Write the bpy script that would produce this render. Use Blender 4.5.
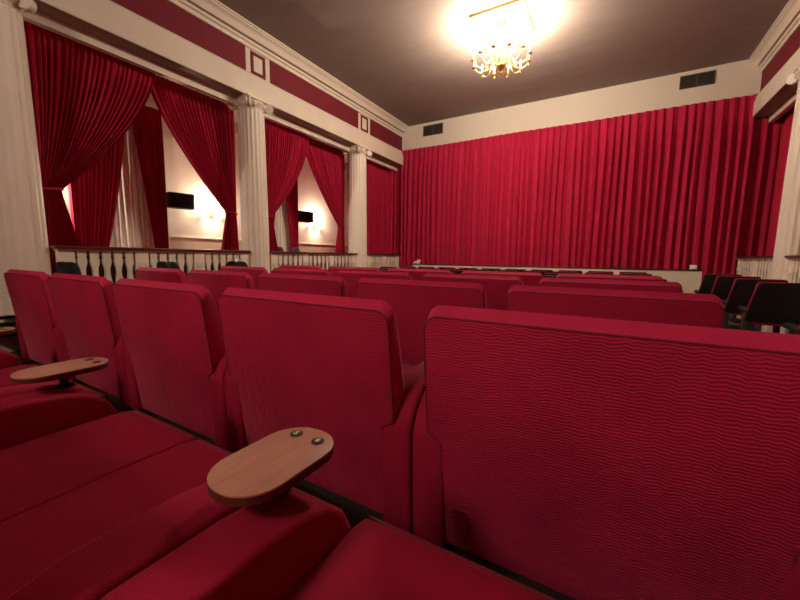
import bpy, bmesh, math, random
from mathutils import Vector, Matrix
random.seed(7)
for o in list(bpy.data.objects): bpy.data.objects.remove(o)
S = bpy.context.scene
C = S.collection
R = math.radians
PI = math.pi

# ------------------------------------------------------------------ camera
EYE = 1.15
F, YAW, PIT, ROL = 358.0, R(30.3), R(-6.8), R(.67)
cd = bpy.data.cameras.new('camera'); cam = bpy.data.objects.new('camera', cd); C.objects.link(cam)
cd.sensor_width = 36; cd.lens = F/800*36; cd.clip_start = .01
fw = Vector((-math.sin(YAW)*math.cos(PIT), math.cos(YAW)*math.cos(PIT), math.sin(PIT)))
rt = Vector((math.cos(YAW), math.sin(YAW), 0)); up = rt.cross(fw)
r2 = rt*math.cos(ROL)+up*math.sin(ROL); u2 = -rt*math.sin(ROL)+up*math.cos(ROL)
m = Matrix((r2, u2, -fw)).transposed().to_4x4(); m.translation = Vector((0, 0, EYE))
cam.matrix_world = m
S.camera = cam

# ------------------------------------------------------------------ world, exposure, lamp strengths
w = bpy.data.worlds.new('world'); S.world = w; w.use_nodes = True
w.node_tree.nodes['Background'].inputs[0].default_value = (.02, .015, .012, 1)
w.node_tree.nodes['Background'].inputs[1].default_value = 0.3
S.view_settings.view_transform = 'Standard'; S.view_settings.look = 'None'
S.view_settings.gamma = 1; S.view_settings.use_curve_mapping = False
S.view_settings.exposure = 1.7
BULB_W = 21.0        # watts of each chandelier candle
SCONCE_W = 26.0      # watts of each wall lamp
WARM = (1.0, .83, .66)

# ------------------------------------------------------------------ materials
MATS = {}
def newmat(name):
    mt = bpy.data.materials.new(name); mt.use_nodes = True
    nt = mt.node_tree; b = nt.nodes['Principled BSDF']; MATS[name] = mt
    return mt, nt, b
def plain(name, col, rough=.6, metal=0, noise=.12, scale=6, bump=0, spec=.5):
    mt, nt, b = newmat(name)
    tc = nt.nodes.new('ShaderNodeTexCoord'); no = nt.nodes.new('ShaderNodeTexNoise')
    no.inputs['Scale'].default_value = scale; no.inputs['Detail'].default_value = 5
    nt.links.new(tc.outputs['Object'], no.inputs['Vector'])
    mx = nt.nodes.new('ShaderNodeMix'); mx.data_type = 'RGBA'
    mx.inputs['A'].default_value = tuple(c*(1-noise) for c in col)+(1,)
    mx.inputs['B'].default_value = tuple(min(1, c*(1+noise)) for c in col)+(1,)
    nt.links.new(no.outputs['Fac'], mx.inputs['Factor']); nt.links.new(mx.outputs['Result'], b.inputs['Base Color'])
    b.inputs['Roughness'].default_value = rough; b.inputs['Metallic'].default_value = metal
    b.inputs['Specular IOR Level'].default_value = spec
    if bump:
        bp = nt.nodes.new('ShaderNodeBump'); bp.inputs['Strength'].default_value = bump; bp.inputs['Distance'].default_value = .01
        nt.links.new(no.outputs['Fac'], bp.inputs['Height']); nt.links.new(bp.outputs['Normal'], b.inputs['Normal'])
    return mt
def math_node(nt, op, a, b=None):
    n = nt.nodes.new('ShaderNodeMath'); n.operation = op
    for i, v in enumerate((a, b)):
        if v is None: continue
        if isinstance(v, (int, float)): n.inputs[i].default_value = v
        else: nt.links.new(v, n.inputs[i])
    return n.outputs[0]
def velvet(name, dark, light, period, ripple, sheen, sheencol, bump=.25, blotch=3.0, rough=.8):
    """cut-pile fabric with fine wavy ribs running across the seat"""
    mt, nt, b = newmat(name)
    tc = nt.nodes.new('ShaderNodeTexCoord'); oi = nt.nodes.new('ShaderNodeObjectInfo')
    ad = nt.nodes.new('ShaderNodeVectorMath'); ad.operation = 'ADD'
    sc = nt.nodes.new('ShaderNodeVectorMath'); sc.operation = 'SCALE'
    cb = nt.nodes.new('ShaderNodeCombineXYZ')
    for i in range(3): nt.links.new(oi.outputs['Random'], cb.inputs[i])
    nt.links.new(cb.outputs[0], sc.inputs[0]); sc.inputs['Scale'].default_value = 7.3
    nt.links.new(tc.outputs['Object'], ad.inputs[0]); nt.links.new(sc.outputs[0], ad.inputs[1])
    v = ad.outputs[0]
    sp = nt.nodes.new('ShaderNodeSeparateXYZ'); nt.links.new(v, sp.inputs[0])
    mp = nt.nodes.new('ShaderNodeMapping'); mp.inputs['Scale'].default_value = (36, 36, 12); nt.links.new(v, mp.inputs[0])
    n1 = nt.nodes.new('ShaderNodeTexNoise'); n1.inputs['Scale'].default_value = 1.0; n1.inputs['Detail'].default_value = 2
    nt.links.new(mp.outputs[0], n1.inputs['Vector'])
    n2 = nt.nodes.new('ShaderNodeTexNoise'); n2.inputs['Scale'].default_value = blotch; n2.inputs['Detail'].default_value = 4
    nt.links.new(v, n2.inputs['Vector'])
    z = math_node(nt, 'ADD', sp.outputs['Z'], math_node(nt, 'MULTIPLY', sp.outputs['Y'], .9))
    ph = math_node(nt, 'ADD', math_node(nt, 'MULTIPLY', z, 2*PI/period), math_node(nt, 'ADD', math_node(nt, 'MULTIPLY', n1.outputs['Fac'], ripple), math_node(nt, 'MULTIPLY', math_node(nt, 'SINE', math_node(nt, 'MULTIPLY', sp.outputs['X'], 2*PI/.055)), ripple*.04)))
    s = math_node(nt, 'SINE', ph)
    s01 = math_node(nt, 'ADD', math_node(nt, 'MULTIPLY', s, .5), .5)
    fac = math_node(nt, 'ADD', math_node(nt, 'MULTIPLY', math_node(nt, 'POWER', s01, .6), .45), math_node(nt, 'MULTIPLY', n2.outputs['Fac'], .6))
    mx = nt.nodes.new('ShaderNodeMix'); mx.data_type = 'RGBA'; mx.clamp_factor = True
    mx.inputs['A'].default_value = dark+(1,); mx.inputs['B'].default_value = light+(1,)
    nt.links.new(fac, mx.inputs['Factor']); nt.links.new(mx.outputs['Result'], b.inputs['Base Color'])
    b.inputs['Roughness'].default_value = rough; b.inputs['Specular IOR Level'].default_value = .15
    b.inputs['Sheen Weight'].default_value = sheen; b.inputs['Sheen Roughness'].default_value = .24
    b.inputs['Sheen Tint'].default_value = sheencol+(1,)
    bp = nt.nodes.new('ShaderNodeBump'); bp.inputs['Strength'].default_value = bump; bp.inputs['Distance'].default_value = .004
    nt.links.new(s01, bp.inputs['Height']); nt.links.new(bp.outputs['Normal'], b.inputs['Normal'])
    return mt
velvet('seat', (.12, .003, .016), (.56, .020, .082), .0088, 14, .8, (1, .24, .33), .42)
velvet('seat_fine', (.20, .004, .022), (.38, .010, .046), .0038, 5, .6, (1, .22, .31), .12, 5)
velvet('seat_lit_band', (.40, .012, .055), (.60, .030, .11), .0060, 5, .9, (1, .30, .40), .1, 5)  # smooth velvet, colour raised to imitate light on the backrest tops
velvet('seat_plain', (.26, .005, .024), (.40, .010, .042), .0072, 8, .4, (1, .25, .33), .2)
velvet('curtain', (.34, .009, .038), (.54, .018, .070), .004, 3, .5, (1, .30, .38), .05, 5)
velvet('drape', (.31, .006, .028), (.48, .013, .052), .004, 3, .3, (1, .28, .35), .05, 5)
plain('piping', (.17, .004, .017), .7, noise=.1)
plain('cream', (.72, .64, .52), .55, noise=.06, scale=3)
plain('cream_column', (.76, .69, .58), .5, noise=.06, scale=4)
plain('plaster', (.68, .61, .50), .8, noise=.05, scale=2)
plain('loge_wall', (.74, .62, .50), .8, noise=.04, scale=2)
plain('dado', (.60, .42, .30), .7, noise=.06)
plain('frieze_red', (.17, .004, .014), .75, noise=.1, scale=2)
plain('soffit', (.30, .20, .15), .8, noise=.1, scale=2)
plain('black', (.006, .0055, .0055), .55, noise=.3, scale=20)
plain('black_pad', (.009, .009, .010), .75, noise=.3, scale=30, bump=.2, spec=.25)
plain('blue_pad', (.02, .03, .10), .7, noise=.2)
plain('metal', (.06, .055, .05), .35, 1, .2, 20)
plain('gold', (.62, .40, .12), .3, 1, .15, 20)
plain('gilt_frame', (.30, .22, .08), .45, .6, .15, 10)
plain('white_plate', (.85, .82, .75), .6, noise=.03)
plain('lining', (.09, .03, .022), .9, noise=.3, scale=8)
plain('sheer', (.86, .80, .70), .9, noise=.05, scale=8)
plain('dark_wood', (.085, .022, .014), .35, noise=.3, scale=10)
plain('stage_edge', (.03, .016, .012), .5, noise=.3)
plain('vent_metal', (.10, .08, .06), .5, .3, .2, 20)
plain('badge', (.05, .035, .025), .35, .3, .2, 60)
plain('badge_mark', (.72, .66, .55), .5, 0, .1, 60)
plain('carpet', (.05, .03, .022), .9, noise=.3, scale=90, bump=.3)
plain('base_dark', (.012, .006, .006), .7, noise=.3)
plain('candle', (.85, .78, .62), .5, noise=.04)
# ceiling: taupe distemper with faint brush streaks
mt, nt, b = newmat('ceiling')
tc = nt.nodes.new('ShaderNodeTexCoord'); mp = nt.nodes.new('ShaderNodeMapping'); mp.inputs['Scale'].default_value = (.9, 2.6, 1); mp.inputs['Rotation'].default_value = (0, 0, .35)
no = nt.nodes.new('ShaderNodeTexNoise'); no.inputs['Scale'].default_value = 1.3; no.inputs['Detail'].default_value = 6; no.inputs['Roughness'].default_value = .6
nt.links.new(tc.outputs['Object'], mp.inputs[0]); nt.links.new(mp.outputs[0], no.inputs['Vector'])
mx = nt.nodes.new('ShaderNodeMix'); mx.data_type = 'RGBA'; mx.inputs['A'].default_value = (.225, .180, .152, 1); mx.inputs['B'].default_value = (.315, .258, .222, 1)
nt.links.new(no.outputs['Fac'], mx.inputs['Factor']); nt.links.new(mx.outputs['Result'], b.inputs['Base Color']); b.inputs['Roughness'].default_value = .85
# tray wood
mt, nt, b = newmat('tray_wood')
tc = nt.nodes.new('ShaderNodeTexCoord'); mp = nt.nodes.new('ShaderNodeMapping'); mp.inputs['Scale'].default_value = (60, 5, 60)
no = nt.nodes.new('ShaderNodeTexNoise'); no.inputs['Scale'].default_value = 1.5; no.inputs['Detail'].default_value = 6; no.inputs['Distortion'].default_value = .6
nt.links.new(tc.outputs['Object'], mp.inputs[0]); nt.links.new(mp.outputs[0], no.inputs['Vector'])
mx = nt.nodes.new('ShaderNodeMix'); mx.data_type = 'RGBA'; mx.inputs['A'].default_value = (.33, .140, .098, 1); mx.inputs['B'].default_value = (.52, .255, .185, 1)
nt.links.new(no.outputs['Fac'], mx.inputs['Factor']); nt.links.new(mx.outputs['Result'], b.inputs['Base Color']); b.inputs['Roughness'].default_value = .38
plain('tray_edge', (.09, .022, .014), .4, noise=.25, scale=30)
def emitter(name, col, st):
    mt, nt, b = newmat(name); b.inputs['Base Color'].default_value = col+(1,)
    b.inputs['Emission Color'].default_value = col+(1,); b.inputs['Emission Strength'].default_value = st
emitter('bulb', (1, .85, .62), 8)
emitter('sconce_bulb', (1, .85, .62), 22)

# ------------------------------------------------------------------ mesh helpers
def mesh_of(bm, name, mat, smooth=35):
    me = bpy.data.meshes.new(name); bmesh.ops.recalc_face_normals(bm, faces=bm.faces[:])
    bm.to_mesh(me); bm.free(); me.materials.append(MATS[mat])
    if smooth:
        for p in me.polygons: p.use_smooth = True
        me.set_sharp_from_angle(angle=R(smooth))
    return me
def obj(name, bm, mat, parent=None, smooth=35, loc=None):
    me = bm if isinstance(bm, bpy.types.Mesh) else mesh_of(bm, name, mat, smooth)
    o = bpy.data.objects.new(name, me); C.objects.link(o)
    if parent is not None: o.parent = parent
    if loc is not None: o.location = loc
    return o
def tag(o, label=None, cat=None, group=None, kind=None):
    if label: o['label'] = label
    if cat: o['category'] = cat
    if group: o['group'] = group
    if kind: o['kind'] = kind
    return o
def thing(name, label, cat, loc=(0, 0, 0), rz=0, group=None):
    o = bpy.data.objects.new(name, None); C.objects.link(o); o.empty_display_size = .1
    o.location = loc; o.rotation_euler = (0, 0, rz)
    return tag(o, label, cat, group)
def copy_tree(o, parent=None):
    c = o.copy(); C.objects.link(c)
    if parent is not None: c.parent = parent
    for ch in list(o.children): copy_tree(ch, c)
    return c
def rbox(x0, x1, y0, y1, z0, z1, bev=0, seg=2, bm=None):
    b2 = bmesh.new()
    vs = [b2.verts.new((x, y, z)) for x in (x0, x1) for y in (y0, y1) for z in (z0, z1)]
    for f in ((0, 1, 3, 2), (4, 6, 7, 5), (0, 4, 5, 1), (2, 3, 7, 6), (0, 2, 6, 4), (1, 5, 7, 3)):
        b2.faces.new([vs[i] for i in f])
    if bev: bmesh.ops.bevel(b2, geom=b2.edges[:], offset=bev, segments=seg, profile=.5, affect='EDGES')
    return join(bm, b2)
def join(bm, b2):
    if bm is None: return b2
    me = bpy.data.meshes.new('t'); b2.to_mesh(me); b2.free(); bm.from_mesh(me); bpy.data.meshes.remove(me)
    return bm
def prism(pts, axis, a, b, bev=0, seg=2, bm=None):
    """pts: outline in the two other axes (order y,z for x; x,z for y; x,y for z)"""
    b2 = bmesh.new()
    def P(p, t):
        return {'x': (t, p[0], p[1]), 'y': (p[0], t, p[1]), 'z': (p[0], p[1], t)}[axis]
    A = [b2.verts.new(P(p, a)) for p in pts]; B = [b2.verts.new(P(p, b)) for p in pts]
    n = len(pts)
    b2.faces.new(A); b2.faces.new(B[::-1])
    for i in range(n): b2.faces.new((A[i], B[i], B[(i+1) % n], A[(i+1) % n]))
    bmesh.ops.recalc_face_normals(b2, faces=b2.faces[:])
    if bev: bmesh.ops.bevel(b2, geom=[e for e in b2.edges if e.calc_face_angle(0) > R(40)], offset=bev, segments=seg, profile=.5, affect='EDGES')
    return join(bm, b2)
def tube(path, rad, n=8, closed=False, bm=None):
    b2 = bm or bmesh.new(); path = [Vector(p) for p in path]; rings = []; N = len(path); prev = None
    for i, p in enumerate(path):
        if closed: d = path[(i+1) % N]-path[i-1]
        else: d = path[min(i+1, N-1)]-path[max(i-1, 0)]
        d.normalize()
        a = prev if prev is not None else (Vector((0, 0, 1)) if abs(d.z) < .9 else Vector((1, 0, 0)))
        a = (a-d*a.dot(d)).normalized(); prev = a; c = d.cross(a)
        r = rad[i] if isinstance(rad, (list, tuple)) else rad
        rings.append([b2.verts.new(p+(a*math.cos(2*PI*k/n)+c*math.sin(2*PI*k/n))*r) for k in range(n)])
    for i in range(N if closed else N-1):
        A, B = rings[i], rings[(i+1) % N]
        for k in range(n): b2.faces.new((A[k], A[(k+1) % n], B[(k+1) % n], B[k]))
    if not closed: b2.faces.new(rings[0][::-1]); b2.faces.new(rings[-1])
    return b2
def lathe(prof, n=24, c=(0, 0, 0), bm=None, fr=None):
    """prof: (radius, z) from bottom to top; fr(angle, z) scales the radius"""
    b2 = bm or bmesh.new(); rings = []
    for r, z in prof:
        rings.append([b2.verts.new((c[0]+r*(fr(2*PI*k/n, z) if fr else 1)*math.cos(2*PI*k/n), c[1]+r*(fr(2*PI*k/n, z) if fr else 1)*math.sin(2*PI*k/n), c[2]+z)) for k in range(n)])
    for A, B in zip(rings, rings[1:]):
        for k in range(n): b2.faces.new((A[k], A[(k+1) % n], B[(k+1) % n], B[k]))
    b2.faces.new(rings[0][::-1]); b2.faces.new(rings[-1])
    return b2
def grid(fn, nu, nv):
    bm = bmesh.new()
    V = [[bm.verts.new(fn(i/nu, j/nv)) for i in range(nu+1)] for j in range(nv+1)]
    for j in range(nv):
        for i in range(nu): bm.faces.new((V[j][i], V[j][i+1], V[j+1][i+1], V[j+1][i]))
    return bm
def lamp(name, loc, watts, rad=.02, col=WARM, parent=None):
    l = bpy.data.lights.new(name, 'POINT'); l.energy = watts; l.shadow_soft_size = rad; l.color = col
    o = bpy.data.objects.new(name, l); C.objects.link(o); o.location = loc
    if parent is not None: o.parent = parent
    return o
def struct(name, bm, mat, parent=None, smooth=0, label=None):
    o = obj(name, bm, mat, parent, smooth)
    if parent is None: o['kind'] = 'structure'
    if label: o['label'] = label
    return o

# ------------------------------------------------------------------ the room
CX = -1.88                 # centre line of the hall
YB, YF = -9.0, 10.65       # rear wall, proscenium wall
ZC = EYE+4.22              # ceiling
D_ARCH, D_FRIEZE, D_CORN, D_BEAM, D_OUT = 4.22, 4.32, 4.08, 4.50, 6.36
Z_ARCH, Z_PB, Z_PT, Z_BEAM, Z_LC = EYE+3.0, EYE+3.45, EYE+3.90, EYE+2.86, EYE+3.25
LOGE = .4                  # raised floor of the side boxes
struct('floor', rbox(CX-6.6, CX+6.6, YB-.2, 12.5, -.2, 0), 'carpet', label='dark brown carpeted hall floor')
struct('ceiling', rbox(CX-4.6, CX+4.6, YB-.2, YF+.2, ZC, ZC+.15), 'ceiling', label='taupe plaster ceiling')
struct('wall_rear', rbox(CX-6.6, CX+6.6, YB-.2, YB, 0, ZC), 'frieze_red', label='dark red rear wall of the hall')
wf = struct('wall_front', rbox(CX-4.6, CX+4.6, YF, YF+.2, EYE+3.44, ZC), 'plaster', label='cream wall band above the stage curtain')
struct('wall_stage', rbox(CX-6.6, CX+6.6, 12.3, 12.5, 0, ZC), 'base_dark', label='dark wall at the back of the stage')

COLY = {-1: [-1.97, 1.47, 4.90, 8.34], 1: [-1.97, 1.45, 4.80, 8.12]}
FRAMEY = [-1.9, 1.53, 5.02, 8.52]
def frame_ring(x0, x1, y, z, hw, hh, t, bm=None):
    for a in ((y-hw, y+hw, z+hh-t, z+hh), (y-hw, y+hw, z-hh, z-hh+t), (y-hw, y-hw+t, z-hh+t, z+hh-t), (y+hw-t, y+hw, z-hh+t, z+hh-t)):
        bm = rbox(x0, x1, a[0], a[1], a[2], a[3], bm=bm)
    return bm
for sd, nm in ((-1, 'left'), (1, 'right')):
    X = lambda d: CX+sd*d
    def bx(d0, d1, y0, y1, z0, z1, bev=0):
        a, c = sorted((X(d0), X(d1))); return rbox(a, c, y0, y1, z0, z1, bev)
    # frieze wall over the colonnade
    wl = struct('wall_'+nm, bx(D_FRIEZE, D_BEAM, YB, YF, Z_ARCH+.01, ZC), 'cream', label='cream entablature wall above the %s colonnade' % nm)
    # architrave, cornice and inner beam
    a = [(X(D_FRIEZE), Z_PB), (X(D_ARCH+.05), Z_PB-.01), (X(D_ARCH+.02), Z_PB-.05), (X(D_ARCH+.02), Z_PB-.13), (X(D_ARCH), Z_PB-.14), (X(D_ARCH), Z_ARCH), (X(D_FRIEZE), Z_ARCH)]
    struct('architrave', prism(a, 'y', YB, YF), 'cream', wl)
    c = [(X(D_FRIEZE), Z_PT), (X(D_FRIEZE-.03), Z_PT), (X(D_FRIEZE-.035), Z_PT+.06), (X(D_FRIEZE-.07), Z_PT+.075), (X(D_FRIEZE-.075), Z_PT+.115)]
    struct('frieze_moulding', prism(c+[(X(D_FRIEZE), Z_PT+.115)], 'y', YB, YF), 'cream', wl)
    c = [(X(D_FRIEZE), Z_PT+.145), (X(D_FRIEZE-.10), Z_PT+.145), (X(D_FRIEZE-.12), Z_PT+.17), (X(D_FRIEZE-.135), Z_PT+.21), (X(D_FRIEZE-.17), Z_PT+.25), (X(D_FRIEZE-.21), Z_PT+.265),
         (X(D_FRIEZE-.215), Z_PT+.285), (X(D_CORN), Z_PT+.29), (X(D_CORN), ZC-.002), (X(D_FRIEZE), ZC-.002)]
    struct('cornice', prism(c, 'y', YB, YF), 'cream', wl, smooth=30)
    struct('soffit', bx(D_ARCH+.012, D_BEAM, YB, YF, Z_ARCH-.006, Z_ARCH+.009), 'soffit', wl)
    struct('inner_beam', bx(D_BEAM, D_BEAM+.1, YB, YF, Z_BEAM, ZC), 'cream', wl)
    # red panels with small framed rosettes between
    prev = YB+.1
    for y in FRAMEY+[None]:
        e = (y-.28) if y is not None else YF-.03
        struct('frieze_panel', bx(D_FRIEZE-.008, D_FRIEZE, prev, e, Z_PB+.01, Z_PT-.005), 'frieze_red', wl)
        if y is not None:
            x0, x1 = sorted((X(D_FRIEZE-.014), X(D_FRIEZE)))
            pf = struct('panel_frame', frame_ring(x0, x1, y, (Z_PB+Z_PT)/2, .165, .20, .055), 'frieze_red', wl)
            prev = y+.28
    # the side boxes behind
    struct('loge_floor_'+nm, bx(D_ARCH+.1, D_OUT, YB, YF+1.5, 0, LOGE), 'carpet', label='raised floor of the %s side boxes' % nm)
    struct('loge_ceiling_'+nm, bx(D_BEAM+.1, D_OUT, YB, YF+1.5, Z_LC, Z_LC+.1), 'soffit', label='brown ceiling over the %s side boxes' % nm)
    wo = struct('wall_outer_'+nm, bx(D_OUT, D_OUT+.2, YB, YF+1.5, 0, ZC), 'loge_wall', label='cream outer wall of the %s side boxes' % nm)
    struct('dado', bx(D_OUT-.012, D_OUT, YB, YF+1.5, LOGE, EYE+.37), 'dado', wo)
    struct('dado_rail', bx(D_OUT-.03, D_OUT, YB, YF+1.5, EYE+.37, EYE+.405, .006), 'cream', wo)
    struct('picture_rail', bx(D_OUT-.04, D_OUT, YB, YF+1.5, EYE+2.95, EYE+3.05, .01), 'cream', wo)

# air vents in the wall above the stage
for i, (x0, x1, z0, z1, l) in enumerate(((-5.43, -4.76, 3.82, 4.13, 'small dark metal air vent above left end of the stage curtain'), (1.06, 1.68, 3.85, 4.13, 'dark metal air vent above right end of the stage curtain'))):
    t = thing('air_vent', l, 'vent', ((x0+x1)/2, YF-.002, EYE+(z0+z1)/2), 0, 'air vents above the stage curtain')
    hw, hh = (x1-x0)/2, (z1-z0)/2
    bm = None
    for q in ((-hw, hw, hh-.02, hh), (-hw, hw, -hh, -hh+.02), (-hw, -hw+.02, -hh, hh), (hw-.02, hw, -hh, hh), (-.012, .012, -hh, hh)): bm = rbox(q[0], q[1], -.02, 0, q[2], q[3], bm=bm)
    obj('vent_frame', bm, 'vent_metal', t, 0); obj('backing', rbox(-hw+.005, hw-.005, -.003, 0, -hh+.005, hh-.005), 'base_dark', t, 0)
    sl = None
    for k in range(9):
        z = -hh+.03+k*(2*hh-.05)/8.4
        b = prism([(-.016, z), (-.004, z+.02), (-.003, z+.02), (-.015, z)], 'x', -hw+.02, hw-.02)
        if sl is None: sl = mesh_of(b, 'slat', 'vent_metal', 0)
        else: sl = mesh_of(b, 'slat', 'vent_metal', 0)
        obj('slat', sl, 'vent_metal', t)

# ------------------------------------------------------------------ columns
def make_column():
    t = thing('column', 'x', 'column')
    H = Z_ARCH
    obj('plinth', rbox(-.33, .33, -.33, .33, 0, .25, .01), 'cream_column', t)
    obj('base', lathe([(.31, .25), (.325, .28), (.325, .31), (.28, .33), (.275, .35), (.3, .38), (.3, .40), (.28, .42)], 40), 'cream_column', t)
    nfl = 20
    def fl(a, z):
        s = abs(math.sin(a*nfl/2))
        return 1-.055*max(0, s-.25)**.7
    pr = []
    for k in range(13):
        v = k/12; pr.append((.264-.020*v**1.7, .42+v*(H-.22-.42)))
    obj('shaft', lathe(pr, nfl*8, fr=fl), 'cream_column', t, 50)
    obj('necking', lathe([(.232, H-.225), (.245, H-.215), (.245, H-.2), (.235, H-.19)], 40), 'cream_column', t)
    cap = obj('capital', lathe([(.235, H-.19), (.27, H-.15), (.30, H-.10), (.26, H-.09), (.25, H-.03)], 40), 'cream_column', t)
    obj('abacus', rbox(-.275, .275, -.275, .275, H-.045, H-.001, .012, 2), 'cream_column', cap)
    for k in range(8):            # egg ornaments on the echinus
        a = 2*PI*k/8+PI/8
        b = bmesh.new(); bmesh.ops.create_uvsphere(b, u_segments=8, v_segments=6, radius=.042)
        bmesh.ops.scale(b, vec=(.7, .8, 1.1), verts=b.verts[:]); bmesh.ops.translate(b, vec=(.275*math.cos(a), .275*math.sin(a), H-.125), verts=b.verts[:])
        obj('egg_ornament', b, 'cream_column', cap)
    for sx in (-1, 1):
        for sy in (-1, 1):        # corner volutes, scrolls set diagonally
            b = bmesh.new()
            for q in range(2):
                pa = []
                for i in range(40):
                    th = i/39*2.3*2*PI; r = .082*(1-.80*i/39)
                    pa.append((r*math.cos(th+PI/2), (q-.5)*.07, r*math.sin(th+PI/2)))
                tube(pa, .013, 6, bm=b)
            bmesh.ops.rotate(b, cent=(0, 0, 0), matrix=Matrix.Rotation(0, 3, 'Z'), verts=b.verts[:])
            cy = lathe([(.074, -.045), (.082, -.03), (.06, 0), (.082, .03), (.074, .045)], 20)
            bmesh.ops.rotate(cy, cent=(0, 0, 0), matrix=Matrix.Rotation(PI/2, 3, 'X'), verts=cy.verts[:])
            join(b, cy)
            ang = PI/4*(1 if sx*sy > 0 else -1)
            bmesh.ops.rotate(b, cent=(0, 0, 0), matrix=Matrix.Rotation(ang, 3, 'Z'), verts=b.verts[:])
            bmesh.ops.translate(b, vec=(sx*.235, sy*.235, H-.125), verts=b.verts[:])
            obj('volute', b, 'cream_column', cap, 40)
    return t
col0 = make_column()
clab = {(-1, 1): 'cream fluted column at the left edge of the view, nearest the camera', (-1, 2): 'cream fluted column between the two open red drape bays on the left',
        (-1, 3): 'cream fluted column on the left nearest the stage curtain', (-1, 0): 'cream fluted column behind the camera on the left',
        (1, 3): 'cream fluted column at the right edge of the view near the stage', (1, 2): 'second cream column from the stage on the right side',
        (1, 1): 'third cream column from the stage on the right side', (1, 0): 'cream fluted column behind the camera on the right'}
first = True
for sd in (-1, 1):
    for i, y in enumerate(COLY[sd]):
        if i == 0 or (sd == 1 and i < 3): continue
        t = col0 if first else copy_tree(col0); first = False
        t.location = (CX+sd*4.42, y, 0); t['label'] = clab[(sd, i)]; t['group'] = 'fluted columns of the side colonnades'

# ------------------------------------------------------------------ balustrades
def bal_mesh():
    zb, zt = EYE-.52, EYE+.035
    H = zt-zb
    pr = [(0, .050), (.10, .050), (.13, .036), (.20, .046), (.30, .036), (.45, .025), (.58, .030), (.70, .050), (.80, .052), (.84, .042), (.88, .050), (1, .050)]
    pts = [(w, zb+v*H) for v, w in pr]; pts = pts+[(-w, z) for w, z in pts[::-1]]
    return mesh_of(prism([(p[0], p[1]) for p in pts], 'x', -.03, .03), 'baluster', 'cream', 0)
BALM = bal_mesh()
pierm = mesh_of(rbox(-.04, .04, -.088, .088, EYE-.52, EYE+.035, .006), 'pier', 'cream')
md = lathe([(.052, 0), (.058, .008), (.045, .016), (.034, .010), (.012, .012), (.004, .016)], 24)
bmesh.ops.scale(md, vec=(.8, 1, 1), verts=md.verts[:])
bmesh.ops.rotate(md, cent=(0, 0, 0), matrix=Matrix.Rotation(PI/2, 3, 'Y'), verts=md.verts[:])
MEDM = mesh_of(md, 'medallion', 'cream')
def balustrade(sd, y0, y1, groups, nb, label):
    x = CX+sd*(D_ARCH+.06)
    t = thing('balustrade', label, 'balustrade', (x, y0, 0), 0, 'balustrades of the side boxes')
    L = y1-y0
    obj('handrail', rbox(-.09, .09, -.02, L+.02, EYE+.06, EYE+.098, .008), 'dark_wood', t)
    obj('top_rail', rbox(-.06, .06, 0, L, EYE+.035, EYE+.06), 'cream', t)
    obj('bottom_rail', rbox(-.07, .07, 0, L, EYE-.60, EYE-.52), 'cream', t)
    obj('plinth', rbox(-.09, .09, 0, L, 0, EYE-.60), 'cream', t)
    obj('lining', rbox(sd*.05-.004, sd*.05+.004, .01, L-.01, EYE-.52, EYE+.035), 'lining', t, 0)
    step = (L-.19)/groups
    for g in range(groups+1):
        p = obj('pier', pierm, 'cream', t, loc=(0, .095+g*step, 0))
        mo = obj('medallion', MEDM, 'cream', p, loc=(-sd*.04, 0, EYE-.17))
        if sd > 0: mo.rotation_euler = (0, 0, PI)
        if g < groups:
            for k in range(nb):
                obj('baluster', BALM, 'cream', t, loc=(0, .095+g*step+.095+(k+.5)*(step-.19)/nb, 0))
cl = COLY[-1]; cr = COLY[1]
balustrade(-1, cl[1]+.29, cl[2]-.31, 3, 5, 'cream balustrade with dark rail in front of the nearest left drapes')
balustrade(-1, cl[2]+.22, cl[3]-.31, 3, 5, 'cream balustrade between the two far columns on the left')
balustrade(-1, cl[3]+.22, YF-.24, 2, 5, 'short cream balustrade on the left next to the stage curtain')
balustrade(1, cr[3]+.22, YF-.25, 2, 5, 'short cream balustrade on the right below the closed drape')
balustrade(1, cr[2]+.22, cr[3]-.31, 3, 5, 'cream balustrade at the extreme right edge behind the column')

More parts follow.
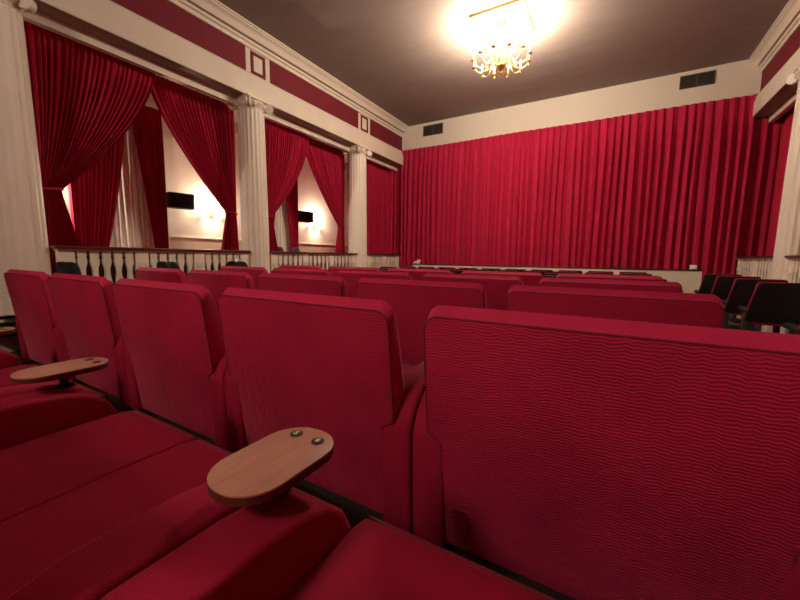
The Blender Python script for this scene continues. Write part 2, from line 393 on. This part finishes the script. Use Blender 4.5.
# ------------------------------------------------------------------ drapes
def pleat(u, n, seed, amp):
    a = 2*PI*n*u
    return amp*(math.sin(a+.9*math.sin(2*PI*u*n*.23+seed)+.5*math.sin(2*PI*u*3.1+seed*2))+.35*math.sin(2.1*a+seed*3))
def tied_drape(name, label, x, ycol, ycen, ztop, ztie, zbot, folds, group, sd=-1, ytie=.17, bunch=.34, mat='drape', tie=True, amp=.035, curve=1.55):
    """hangs from the beam between the column (ycol) and the bay centre (ycen), swept aside and tied at the column"""
    sg = 1 if ycen > ycol else -1
    Wt = abs(ycen-ycol); seed = random.random()*6
    def fn(u, v):
        if v < .72:
            s = v/.72; z = ztop+(ztie-ztop)*s
            k = (1-s**curve)
            wi = bunch*.62+(Wt-bunch*.62)*k
            off = .03*s
            am = amp*(.35+.65*min(1, s*5))*(.55+.45*wi/Wt)
            sag = -.10*math.sin(PI*s)*u*0
        else:
            s = (v-.72)/.28; z = ztie+(zbot-ztie)*s; wi = bunch*(.62+.55*min(1, s*1.5)); off = .03*(1-s); am = amp*(.6+.5*s); sag = 0
        uu = u
        y = ycol+sg*(off+uu*wi)
        xx = x+pleat(u, folds, seed, am)+(.06*math.sin(PI*min(1, v/.72))*u if v < .72 else 0)*(-sd)
        return (xx, y, z+sag)
    o = obj('drape', grid(fn, folds*9, 46), mat, None, 180)
    o.name = name; tag(o, label, 'curtain', group)
    if tie:
        yc = ycol+sg*(.03+bunch*.31)
        pa = [(x+.075*math.cos(t), yc+bunch*.36*math.sin(t), ztie+.015*math.sin(t)*sg) for t in [2*PI*i/24 for i in range(24)]]
        obj('tieback', tube(pa, .016, 6, closed=True), mat, o)
    return o
def straight_drape(name, label, x0, y0, x1, y1, ztop, zbot, folds, group, mat='drape', amp=.05, flare=.15):
    seed = random.random()*6
    d = Vector((x1-x0, y1-y0, 0)); n = Vector((-d.y, d.x, 0)).normalized()
    def fn(u, v):
        p = Vector((x0, y0, 0))+d*u
        k = amp*(.3+.7*min(1, v*5))*(1+flare*v)
        p = p+n*(pleat(u, folds, seed, k)+.02*math.sin(2*PI*u*2.3+seed))
        p = p+d.normalized()*(.012*math.sin(4*v+u*40+seed))
        return (p.x, p.y, ztop+(zbot-ztop)*v)
    o = obj(name, grid(fn, folds*10, 14), mat, None, 180)
    return tag(o, label, 'curtain', group)
XD = CX-D_BEAM-.22
G1 = 'tied drapes of the left bays'
ztp, zti, zbo = Z_BEAM+.12, EYE+.86, EYE-.45
tied_drape('drape', 'large red velvet drape tied back beside the leftmost column', XD, cl[1]+.30, (cl[1]+cl[2])/2+.14, ztp, zti, zbo, 22, G1, curve=1.5)
tied_drape('drape', 'red velvet drape tied left of the middle left column', XD-.17, cl[2]-.06, (cl[1]+cl[2])/2+.06, ztp, zti, zbo, 20, G1)
tied_drape('drape', 'red velvet drape tied right of the middle left column', XD, cl[2]+.44, (cl[2]+cl[3])/2+.14, ztp, zti, zbo, 20, G1)
tied_drape('drape', 'red velvet drape tied left of the far left column', XD-.17, cl[3]-.02, (cl[2]+cl[3])/2+.06, ztp, zti, zbo, 20, G1)
straight_drape('drape', 'closed red drape between the far left column and the stage', XD, cl[3]-.05, XD, YF-.14, ztp, EYE-.3, 17, 'closed drapes beside the stage', amp=.045)
XR = CX+D_BEAM+.22
straight_drape('drape', 'closed red drape between the right column and the stage', XR, cr[3]-.1, XR, YF-.14, ztp, EYE-.3, 17, 'closed drapes beside the stage', amp=.045)
straight_drape('drape', 'closed red drape behind the right column at the extreme right edge', XR, cr[2], XR, cr[3]-.15, ztp, EYE-.3, 24, 'closed drapes beside the stage', amp=.045)

straight_drape('drape', 'narrow red drape closing the corner left of the stage curtain', CX-4.95, YF-.02, CX-4.24, YF-.02, Z_ARCH-.03, EYE-.5, 5, 'corner drapes beside the stage', amp=.04)
straight_drape('drape', 'narrow dark red drape closing the corner right of the stage curtain', CX+4.24, YF-.02, CX+4.95, YF-.02, Z_ARCH-.03, EYE-.5, 5, 'corner drapes beside the stage', amp=.04)
for a0, a1 in ((-8.8, -5.5), (-5.3, -2.05), (-1.9, 1.35)):  # drapes added in unseen left bays to cut light bounced off the boxes
    w_ = {-8.8: 'rearmost', -5.3: 'second from the rear', -1.9: 'beside the camera'}[a0]
    straight_drape('drape', 'added unseen red drape closing the left colonnade, bay %s' % w_, XD, a0, XD, a1, ztp, EYE-.5, 22, 'unseen drapes added to cut bounced light', amp=.045)
for a0, a1 in ((-8.8, -5.5), (-5.3, -2.05), (-1.9, 1.35), (1.55, cr[2]-.1)):  # likewise added on the unseen right side to lower the fill light
    w_ = {-8.8: 'rearmost', -5.3: 'second from the rear', -1.9: 'beside the camera', 1.55: 'ahead of the camera'}[a0]
    straight_drape('drape', 'added unseen red drape closing the right colonnade, bay %s' % w_, XR, a0, XR, a1, ztp, EYE-.5, 22, 'unseen drapes added to cut bounced light', amp=.045)
# inner windows of the left boxes: sheer and a pair of drapes
XO = CX-D_OUT
def window_set(yc, n):
    # yc = centre of the window
    wn = struct('window_%d' % n, frame_ring(XO, XO+.04, yc, EYE+1.5, .72, 1.4, .07), 'cream', label='tall window behind sheer curtain in the left side box')
    struct('pane', rbox(XO+.005, XO+.015, yc-.66, yc+.66, EYE+.15, EYE+2.85), 'sheer', wn)
    sh = straight_drape('sheer_curtain', ['pale sheer curtain in the nearest left side box', 'pale sheer curtain in the farther left side box'][n-1], XO+.10, yc-.75, XO+.10, yc+.62, EYE+2.75, EYE-.7, 14, 'sheer window curtains', 'sheer', .016)
    a, b_ = [('dark red drape left of the sheer in the nearest side box', 'dark red drape right of the sheer in the nearest side box'), ('dark red drape left of the sheer in the farther side box', 'dark red drape right of the sheer in the farther side box')][n-1]
    tied_drape('drape', a, XO+.26, yc-.98, yc-.02, EYE+2.85, EYE-.35, LOGE+.02, 12, 'window drapes in the left side boxes', bunch=.62, tie=False, curve=1.3)
    tied_drape('drape', b_, XO+.26, yc+.59, yc+.02, EYE+2.85, EYE-.35, LOGE+.02, 12, 'window drapes in the left side boxes', bunch=.34, tie=False, curve=1.3)
window_set(3.50, 1); window_set(7.10, 2)

# stage curtain and stage
straight_drape('stage_curtain', 'wide red pleated velvet curtain closed across the stage', CX-4.25, YF-.10, CX+4.28, YF-.10, EYE+3.46, .25, 50, None, 'curtain', .072)
st = thing('stage', 'cream fronted stage apron below the red curtain', 'stage', (CX, YF-.52, 0))
x0, x1 = -5.48-CX, 1.74-CX
obj('apron_front', rbox(x0, x1, 0, .22, 0, EYE-.225, .004), 'cream', st, 0)
obj('stage_edge', rbox(x0-.01, x1+.01, -.02, .24, EYE-.225, EYE-.195, .004), 'stage_edge', st)
for i, (x, s, l) in enumerate(((-5.38, -1, 'small white footlight cover at left end of stage edge'), (1.60, 1, 'small white box at right end of stage edge'))):
    t = thing('footlight', l, 'footlight', (x, YF-.42, EYE-.195), 0, 'boxes on the stage edge')
    if s < 0: obj('cover', prism([(-.10, .0), (.10, .0), (.13, .13), (.09, .13), (-.10, .03)], 'y', -.05, .05, .004), 'white_plate', t)
    else: obj('cover', rbox(-.07, .05, -.05, .05, 0, .10, .006), 'white_plate', t)
    obj('bracket', rbox(-.03, .03, -.06, .06, 0, .012), 'metal', t)

# ------------------------------------------------------------------ side box fittings
def speaker(y, z, label, yaw):
    t = thing('loudspeaker', label, 'loudspeaker', (XO+.26, y, z), yaw, 'loudspeakers on the left outer wall')
    obj('cabinet', prism([(-.12, -.24), (.10, -.25), (.13, -.22), (.13, .22), (.10, .25), (-.12, .24)], 'z', -.155, .155, .012), 'black', t)
    obj('grille', rbox(.128, .137, -.215, .215, -.135, .135, .004), 'black_pad', t)
    obj('bracket', rbox(-.24, -.10, -.04, .04, -.05, .05, .004), 'metal', t)
speaker(4.36, EYE+1.13, 'black loudspeaker on the wall behind the nearest left drapes', R(-14))
speaker(7.95, EYE+1.16, 'black loudspeaker beside the bright lamp in the farther left box', R(-14))
def sconce(y, z, label):
    t = thing('wall_sconce', label, 'wall lamp', (XO, y, z), 0, 'wall lamps in the left side boxes')
    pl = lathe([(.05, 0), (.055, .008), (.035, .018), (.012, .022)], 20); bmesh.ops.rotate(pl, cent=(0, 0, 0), matrix=Matrix.Rotation(PI/2, 3, 'Y'), verts=pl.verts[:])
    bmesh.ops.scale(pl, vec=(1, 1, 1.7), verts=pl.verts[:]); bmesh.ops.translate(pl, vec=(0, 0, -.1), verts=pl.verts[:])
    obj('wall_plate', pl, 'gold', t)
    obj('stem', tube([(.005, 0, -.32), (.02, 0, -.28), (.02, 0, -.1)], .008, 8), 'gold', t)
    for s in (-1, 1):
        ar = obj('arm', tube([(.02, 0, -.1), (.06, s*.03, -.14), (.11, s*.08, -.14), (.13, s*.11, -.09), (.13, s*.11, -.05)], .007, 8), 'gold', t)
        obj('drip_pan', lathe([(.012, 0), (.035, .012), (.037, .018), (.012, .015)], 16, (.13, s*.11, -.055)), 'gold', ar)
        obj('candle_tube', lathe([(.012, 0), (.012, .07)], 10, (.13, s*.11, -.04)), 'candle', ar)
        obj('bulb', lathe([(.008, 0), (.016, .02), (.014, .04), (.004, .065)], 10, (.13, s*.11, .03)), 'sconce_bulb', ar)
    lamp('sconce_light', (.20, 0, .06), SCONCE_W, .05, parent=t)
sconce(2.05, EYE+1.04, 'unseen candle wall lamp added behind the leftmost drape to light the sheer')  # added out of view to brighten the sheer window curtain
sconce(5.20, EYE+1.04, 'lit candle wall lamp glowing beside the nearest left drapes')
sconce(8.62, EYE+1.06, 'lit candle wall lamp glowing in the farther left box')

def loge_chair(x, y, label, mat, rz):
    t = thing('loge_chair', label, 'chair', (x, y, LOGE), rz, 'chairs in the left side box')
    pts = []
    for i in range(17):
        a = PI*i/16; pts.append((.23*math.copysign(abs(math.cos(a))**.6, math.cos(a)), .72+.25*math.sin(a)**.6))
    obj('backrest', prism([(-.2, .50)]+pts[::-1]+[(.2, .50)], 'y', -.05, .03, .018, 3), mat, t)
    obj('seat', rbox(-.23, .23, -.02, .43, .42, .49, .025, 3), mat, t)
    for sx in (-1, 1):
        for y_ in (.02, .38): obj('leg', tube([(sx*.2, y_, 0), (sx*.19, y_, .43)], .014, 8), 'metal', t)
        obj('back_post', tube([(sx*.16, 0, .42), (sx*.16, -.01, .60)], .012, 8), 'metal', t)
loge_chair(-6.95, 6.08, 'black rounded chair back showing over the left balustrade', 'black_pad', R(-60))
loge_chair(-6.95, 6.62, 'blue rounded chair back showing over the left balustrade', 'blue_pad', R(-60))

# ------------------------------------------------------------------ chandelier and its ceiling panel
CHX, CHY = -1.98, 6.93
t = thing('ceiling_panel', 'bright white square ceiling panel with gilt edge above the chandelier', 'ceiling panel', (CHX, CHY, ZC))
obj('panel', rbox(-.44, .44, -.44, .44, -.03, -.001), 'white_plate', t, 0)
for k in range(4):
    fr = obj('frame_strip', rbox(-.46, .46, -.465, -.435, -.045, -.001, .004), 'gilt_frame', t); fr.rotation_euler = (0, 0, k*PI/2)
def make_chandelier(name, label, loc, power=1.0):
    t = thing(name, label, 'chandelier', loc)
    obj('ceiling_rose', lathe([(.02, -.10), (.05, -.085), (.075, -.05), (.08, -.032)], 20), 'gold', t)
    for k in range(4):
        z = -.12-k*.055
        pa = [(.012*math.cos(a) if k % 2 else 0, 0 if k % 2 else .012*math.cos(a), z+.036*math.sin(a)) for a in [2*PI*i/14 for i in range(14)]]
        obj('chain_link', tube(pa, .005, 5, True), 'gold', t)
    obj('central_stem', lathe([(.004, -.90), (.02, -.885), (.028, -.86), (.012, -.83), (.02, -.815), (.07, -.78), (.085, -.74), (.06, -.70), (.025, -.66), (.03, -.62), (.05, -.58), (.055, -.53),
                          (.03, -.48), (.018, -.44), (.03, -.41), (.045, -.38), (.02, -.35), (.012, -.31), (.02, -.30), (.006, -.285)], 20), 'gold', t)
    for tier, (n, rad, z0, zc, ph) in enumerate(((12, .50, -.72, -.66, 0), (6, .30, -.50, -.43, .26))):
        for k in range(n):
            a = 2*PI*(k+ph)/n; ca, sa = math.cos(a), math.sin(a)
            def P(r, z): return (r*ca, r*sa, z)
            path = []
            for i in range(15):
                s = i/14; r = .05+(rad-.05)*s
                z = z0+.07*math.sin(PI*min(1, s*2))*(1 if s < .5 else 0)-.09*math.sin(PI*max(0, s-.4)/.6)*(s > .4)+(zc-z0-.01)*s
                path.append(P(r, z))
            ar = obj('arm', tube(path, .008, 6), 'gold', t)
            obj('drip_pan', lathe([(.012, -.012), (.03, -.004), (.042, .006), (.044, .012), (.012, .008)], 12, P(rad, zc)), 'gold', ar)
            obj('candle_tube', lathe([(.011, 0), (.011, .075)], 8, P(rad, zc+.005)), 'candle', ar)
            obj('bulb', lathe([(.007, 0), (.019, .02), (.018, .04), (.004, .075)], 8, P(rad, zc+.08)), 'bulb', ar)
            if tier == 0:
                obj('crystal_drop', lathe([(.002, -.075), (.012, -.055), (.004, -.03), (.002, -.012)], 6, P(rad, zc)), 'gold', ar)
            lamp('candle_light', P(rad, zc+.13), BULB_W*power*(.35 if tier else .95), .03, parent=t)
    # strings of glass drops from crown to ring
    for k in range(12):
        a = 2*PI*(k+.5)/12
        pa = []
        for i in range(9):
            s = i/8; r = .04+.30*s; pa.append((r*math.cos(a), r*math.sin(a), -.40-.32*s-.10*math.sin(PI*s)))
        obj('bead_string', tube(pa, [.004+.004*(i % 2) for i in range(9)], 5), 'gold', t)
    return t
make_chandelier('chandelier', 'lit gilded candle chandelier hanging below the white ceiling panel', (CHX, CHY, ZC))
make_chandelier('chandelier', 'lit gilded candle chandelier over the rear rows behind the camera', (CHX, -4.3, ZC), 1.25)

# ------------------------------------------------------------------ love seats
PITCH, XB, ROWY, ROWP = 1.16, -.61, -.06, 1.135
HT = EYE-.196
def back_rear(z): return max(0, (HT-z))*.118
def slab(outline, yr, yf, rin=.012, fin=.035, crown=.0):
    """upholstered slab: outline in (x,z), rear and front given as functions of z, both edges rolled"""
    n = len(outline); bm = bmesh.new()
    cxs = sum(p[0] for p in outline)/n; czs = sum(p[1] for p in outline)/n
    def inset(p, d, q, r_):
        e1 = Vector((p[0]-q[0], p[1]-q[1])); e2 = Vector((r_[0]-p[0], r_[1]-p[1]))
        nn = Vector((-(e1.y+e2.y), e1.x+e2.x)).normalized()
        return (p[0]+nn.x*d, p[1]+nn.y*d)
    area = sum(outline[i][0]*outline[(i+1) % n][1]-outline[(i+1) % n][0]*outline[i][1] for i in range(n))
    sg = 1 if area > 0 else -1
    rings = []
    for d, kind, f in ((rin, 'r', 0), (rin*.3, 'r', rin*.3), (0, 'r', rin), (0, 'm', 0), (0, 'f', fin), (fin*.3, 'f', fin*.3), (fin, 'f', 0)):
        ring = []
        for i in range(n):
            x, z = inset(outline[i], d*sg, outline[i-1], outline[(i+1) % n])
            zz = outline[i][1]
            if kind == 'r': y = yr(zz)+f
            elif kind == 'f': y = yf(zz)-f
            else: y = (yr(zz)+yf(zz))/2; z += crown if zz > czs else 0; x += 0
            if kind == 'f': z += crown*.6 if zz > czs else 0
            ring.append(bm.verts.new((x, y, z)))
        rings.append(ring)
    bm.faces.new(rings[0]); bm.faces.new(rings[-1][::-1])
    for A, B in zip(rings, rings[1:]):
        for i in range(n): bm.faces.new((A[i], A[(i+1) % n], B[(i+1) % n], B[i]))
    return bm
def rounded_top(hw, z0, z1, rc, n=7, zlow=None):
    pts = [(-hw+.012, z0), (hw-.012, z0), (hw, z0+.02)]
    for i in range(n):
        a = (PI/2)*i/(n-1); pts.append((hw-rc+rc*math.cos(a), z1-rc+rc*math.sin(a)))
    for i in range(n):
        a = PI/2+(PI/2)*i/(n-1); pts.append((-hw+rc+rc*math.cos(a), z1-rc+rc*math.sin(a)))
    pts.append((-hw, z0+.02))
    return pts
def make_love_seat():
    t = thing('love_seat', 'x', 'love seat')
    hw = PITCH/2-.072
    lw = PITCH/2-.125
    out = [(-lw, .06), (lw, .06), (lw, .485), (hw-.004, .515)]+rounded_top(hw, .525, HT, .052)[2:-1]+[(-hw, .545), (-hw+.004, .515), (-lw, .485)]
    bf = lambda z: back_rear(z)+.085+(HT-z)*.14 if z > .53 else back_rear(z)+.13
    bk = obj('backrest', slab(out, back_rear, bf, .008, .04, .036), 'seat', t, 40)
    bk.data.materials.append(MATS['seat_lit_band'])          # smooth boxing strip and front, paled to paint in top light; ribbed rear panel
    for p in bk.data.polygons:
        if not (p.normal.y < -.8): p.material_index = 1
    pip = [(x*.998, back_rear(z)+.003, z-.001) for x, z in out[1:]+out[:1]]
    obj('piping', tube(pip, .004, 6), 'piping', bk)
    # arms
    ap = [(.075, .05), (.058, .45), (.060, .50), (.085, .555), (.125, .605), (.18, .645), (.25, .662), (.42, .660), (.53, .648), (.60, .622), (.645, .580), (.67, .525), (.675, .46), (.66, .38), (.63, .05)]
    for s in (-1, 1):
        a, b_ = sorted((s*(PITCH/2-.004), s*(PITCH/2-.135)))
        ar = obj('arm', prism(ap, 'x', a, b_, .016, 3), 'seat_fine', t, 40)
    # two seat cushions with rolled front edge
    cw = PITCH/2-.135
    for s in (-1, 1):
        a, b_ = sorted((s*.001, s*cw))
        cs = [(.10, .36), (.10, .515), (.25, .526), (.48, .532), (.67, .532), (.715, .524), (.728, .505), (.728, .40), (.69, .36)]
        cu = obj('seat_cushion', prism(cs, 'x', a, b_, .014, 3), 'seat_fine', t, 40)
        obj('piping', tube([(a+.004, .715, .40), (a+.004, .720, .505), (a+.012, .717, .522), (b_-.012, .717, .522), (b_-.004, .720, .505), (b_-.004, .715, .40)], .005, 5), 'piping', cu)
    obj('base', rbox(-cw, cw, .14, .56, .03, .36, .01), 'base_dark', t)
    for s in (-1, 1):
        obj('foot', rbox(s*.4-.03, s*.4+.03, .2, .5, 0, .035), 'base_dark', t, 0)
    # swivel tray on the right arm
    def capsule(hl, hw_, r, n=9):
        pts = []
        for cx_, cy_, a0 in ((hw_-r, hl-r, 0), (-hw_+r, hl-r, PI/2), (-hw_+r, -hl+r, PI), (hw_-r, -hl+r, 1.5*PI)):
            for i in range(n):
                a = a0+PI/2*i/(n-1); pts.append((cx_+r*math.cos(a), cy_+r*math.sin(a)))
        return pts
    TZ = EYE-.425
    tr = obj('tray_table', prism(capsule(.135, .086, .080), 'z', -.003, .003, .002, 2), 'tray_wood', t, 40)
    tr.location = (PITCH/2+.024, .548, TZ)
    e = prism(capsule(.135, .086, .080), 'z', -.018, -.003, 0); obj('tray_edge', e, 'tray_edge', tr, 40)
    obj('tray_stem', lathe([(.03, -.075), (.03, -.065), (.014, -.06), (.014, -.025), (.03, -.02), (.03, -.017)], 14), 'metal', tr)
    for k in (-1, 1):
        obj('number_badge', lathe([(.0145, .003), (.0145, .005), (.012, .0055), (.003, .0052)], 20, (k*.034, .090, 0)), 'badge', tr)
    return t
love0 = make_love_seat()
rown = ['nearest row under the camera', 'row directly ahead', 'second row ahead', 'third row ahead', 'fourth row ahead']
posn = ['far left end', 'second from left', 'middle of five', 'second from right', 'right end']
loves = {}
first = True
for r in range(5):
    for k in range(5):
        t = love0 if first else copy_tree(love0); first = False
        t.location = (XB+PITCH*(k-4)+PITCH/2, ROWY+ROWP*r, 0)
        t['label'] = 'red ribbed velvet love seat, %s, %s' % (rown[r], posn[k]); t['group'] = 'love seats in rows'
        loves[(r, k)] = t
# seat numbers on the tray nearest the camera
def digit(ch, parent, x, y, z, size):
    cu = bpy.data.curves.new('number', 'FONT'); cu.body = ch; cu.size = size; cu.align_x = 'CENTER'; cu.align_y = 'CENTER'; cu.extrude = .0004; cu.offset = .0006
    tmp = bpy.data.objects.new('tmp', cu); C.objects.link(tmp)
    bpy.context.view_layer.update()
    me = bpy.data.meshes.new_from_object(tmp.evaluated_get(bpy.context.evaluated_depsgraph_get()))
    bpy.data.objects.remove(tmp); me.materials.clear(); me.materials.append(MATS['badge_mark'])
    o = bpy.data.objects.new('number', me); C.objects.link(o); o.parent = parent; o.location = (x, y, z); o.rotation_euler = (0, 0, R(0))
    return o
tr = [c for c in loves[(0, 3)].children if c.name.startswith('tray_table')][0]
digit('5', tr, -.034, .090, .0062, .022); digit('6', tr, .034, .090, .0062, .022)

# ------------------------------------------------------------------ smaller theatre chairs near the stage and on the right aisle
def make_theatre_chair():
    t = thing('theatre_chair', 'x', 'chair')
    H = EYE-.25; hw = .235
    out = [(x+(.05 if x > 0 else -.05)*max(0, (.8-z)/.4), z) for x, z in rounded_top(hw, .40, H, .03, 5)]
    rear = lambda z: (H-z)*.34
    obj('back_shell', slab(out, rear, lambda z: rear(z)+.035, .006, .006), 'black', t, 40)
    out2 = [(x+(.05 if x > 0 else -.05)*max(0, (.8-z)/.4), z) for x, z in rounded_top(hw+.006, .42, H+.008, .032, 5)]
    obj('back_pad', slab(out2, lambda z: rear(z)+.028, lambda z: rear(z)+.10, .006, .03), 'seat_plain', t, 40)
    obj('seat', prism([(.20, .36), (.18, .45), (.46, .475), (.58, .465), (.60, .43), (.57, .37)], 'x', -.215, .215, .018, 3), 'seat_plain', t)
    for s in (-1, 1):
        a, b_ = sorted((s*.225, s*.285))
        obj('arm', prism([(.14, .505), (.16, .55), (.44, .565), (.50, .55), (.51, .52), (.48, .505)], 'x', a, b_, .014, 3), 'black_pad', t)
        a, b_ = sorted((s*.235, s*.265))
        obj('side_frame', prism([(.10, 0), (.10, .04), (.17, .08), (.17, .51), (.40, .51), (.30, .08), (.38, .04), (.38, 0)], 'x', a, b_, .004), 'black', t)
    return t
th0 = make_theatre_chair(); first = True
rn = ['front row before the stage', 'second row from the stage', 'third row from the stage', 'fourth row from the stage']
on = ['first', 'second', 'third', 'fourth', 'fifth', 'sixth', 'seventh', 'eighth', 'ninth', 'tenth', 'eleventh']
for r, y in enumerate((8.85, 7.85, 6.85, 5.85)):
    for k in range(10):
        t = th0 if first else copy_tree(th0); first = False
        t.location = (-4.90+.59*k, y-.12, 0); t['label'] = 'small black-backed red theatre chair, %s, %s from left' % (rn[r], on[k]); t['group'] = 'theatre chairs before the stage'
for r, y in enumerate((8.80, 7.82, 6.80, 5.88, 4.42)):
    t = copy_tree(th0); t.location = (1.82, y, 0); t.scale = (1.12, 1, 1)
    t['label'] = 'black-backed red chair on the right aisle, %s from the stage' % on[r]; t['group'] = 'theatre chairs on the right aisle'

# black padded chairs beside the left balustrade
def make_black_chair():
    t = thing('black_chair', 'x', 'chair')
    H = EYE-.10
    out = []
    for i in range(33):
        u = i/32; x = .24-.48*u
        e = (1-abs(2*((u*2) % 1 if u < 1 else 1)-1)**3.2)
        out.append((x, H-.06+.06*e-.02*abs(2*u-1)**6))
    out = [(-.2, .42), (.2, .42)]+out
    obj('backrest', slab(out, lambda z: (H-z)*.15, lambda z: (H-z)*.15+.09, .02, .03), 'black_pad', t, 50)
    obj('seat', rbox(-.24, .24, .08, .54, .38, .48, .035, 3), 'black_pad', t)
    for sx in (-1, 1):
        obj('arm', rbox(sx*.27-.03, sx*.27+.03, .10, .50, .58, .63, .02, 3), 'black_pad', t)
        for y_ in (.10, .50): obj('leg', tube([(sx*.26, y_, 0), (sx*.26, y_, .60)], .013, 8), 'metal', t)
    return t
bc = make_black_chair()
for i, (x, y, rz, l) in enumerate(((-5.66, 1.66, 0, 'black padded chair before the balustrade, nearest the leftmost column'), (-5.66, 2.80, 0, 'black padded chair at the middle of the near left balustrade'), (-5.66, 3.95, 0, 'black padded chair at the far end of the near left balustrade'), (-5.68, .86, 0, 'low black padded chair at the left edge beyond the row end'))):
    t = bc if i == 0 else copy_tree(bc)
    t.location = (x, y, 0); t.rotation_euler = (0, 0, rz); t['label'] = l; t['group'] = 'black chairs along the left balustrade'
    t.scale = (1, 1, .68) if i == 3 else (1.05, 1, 1)
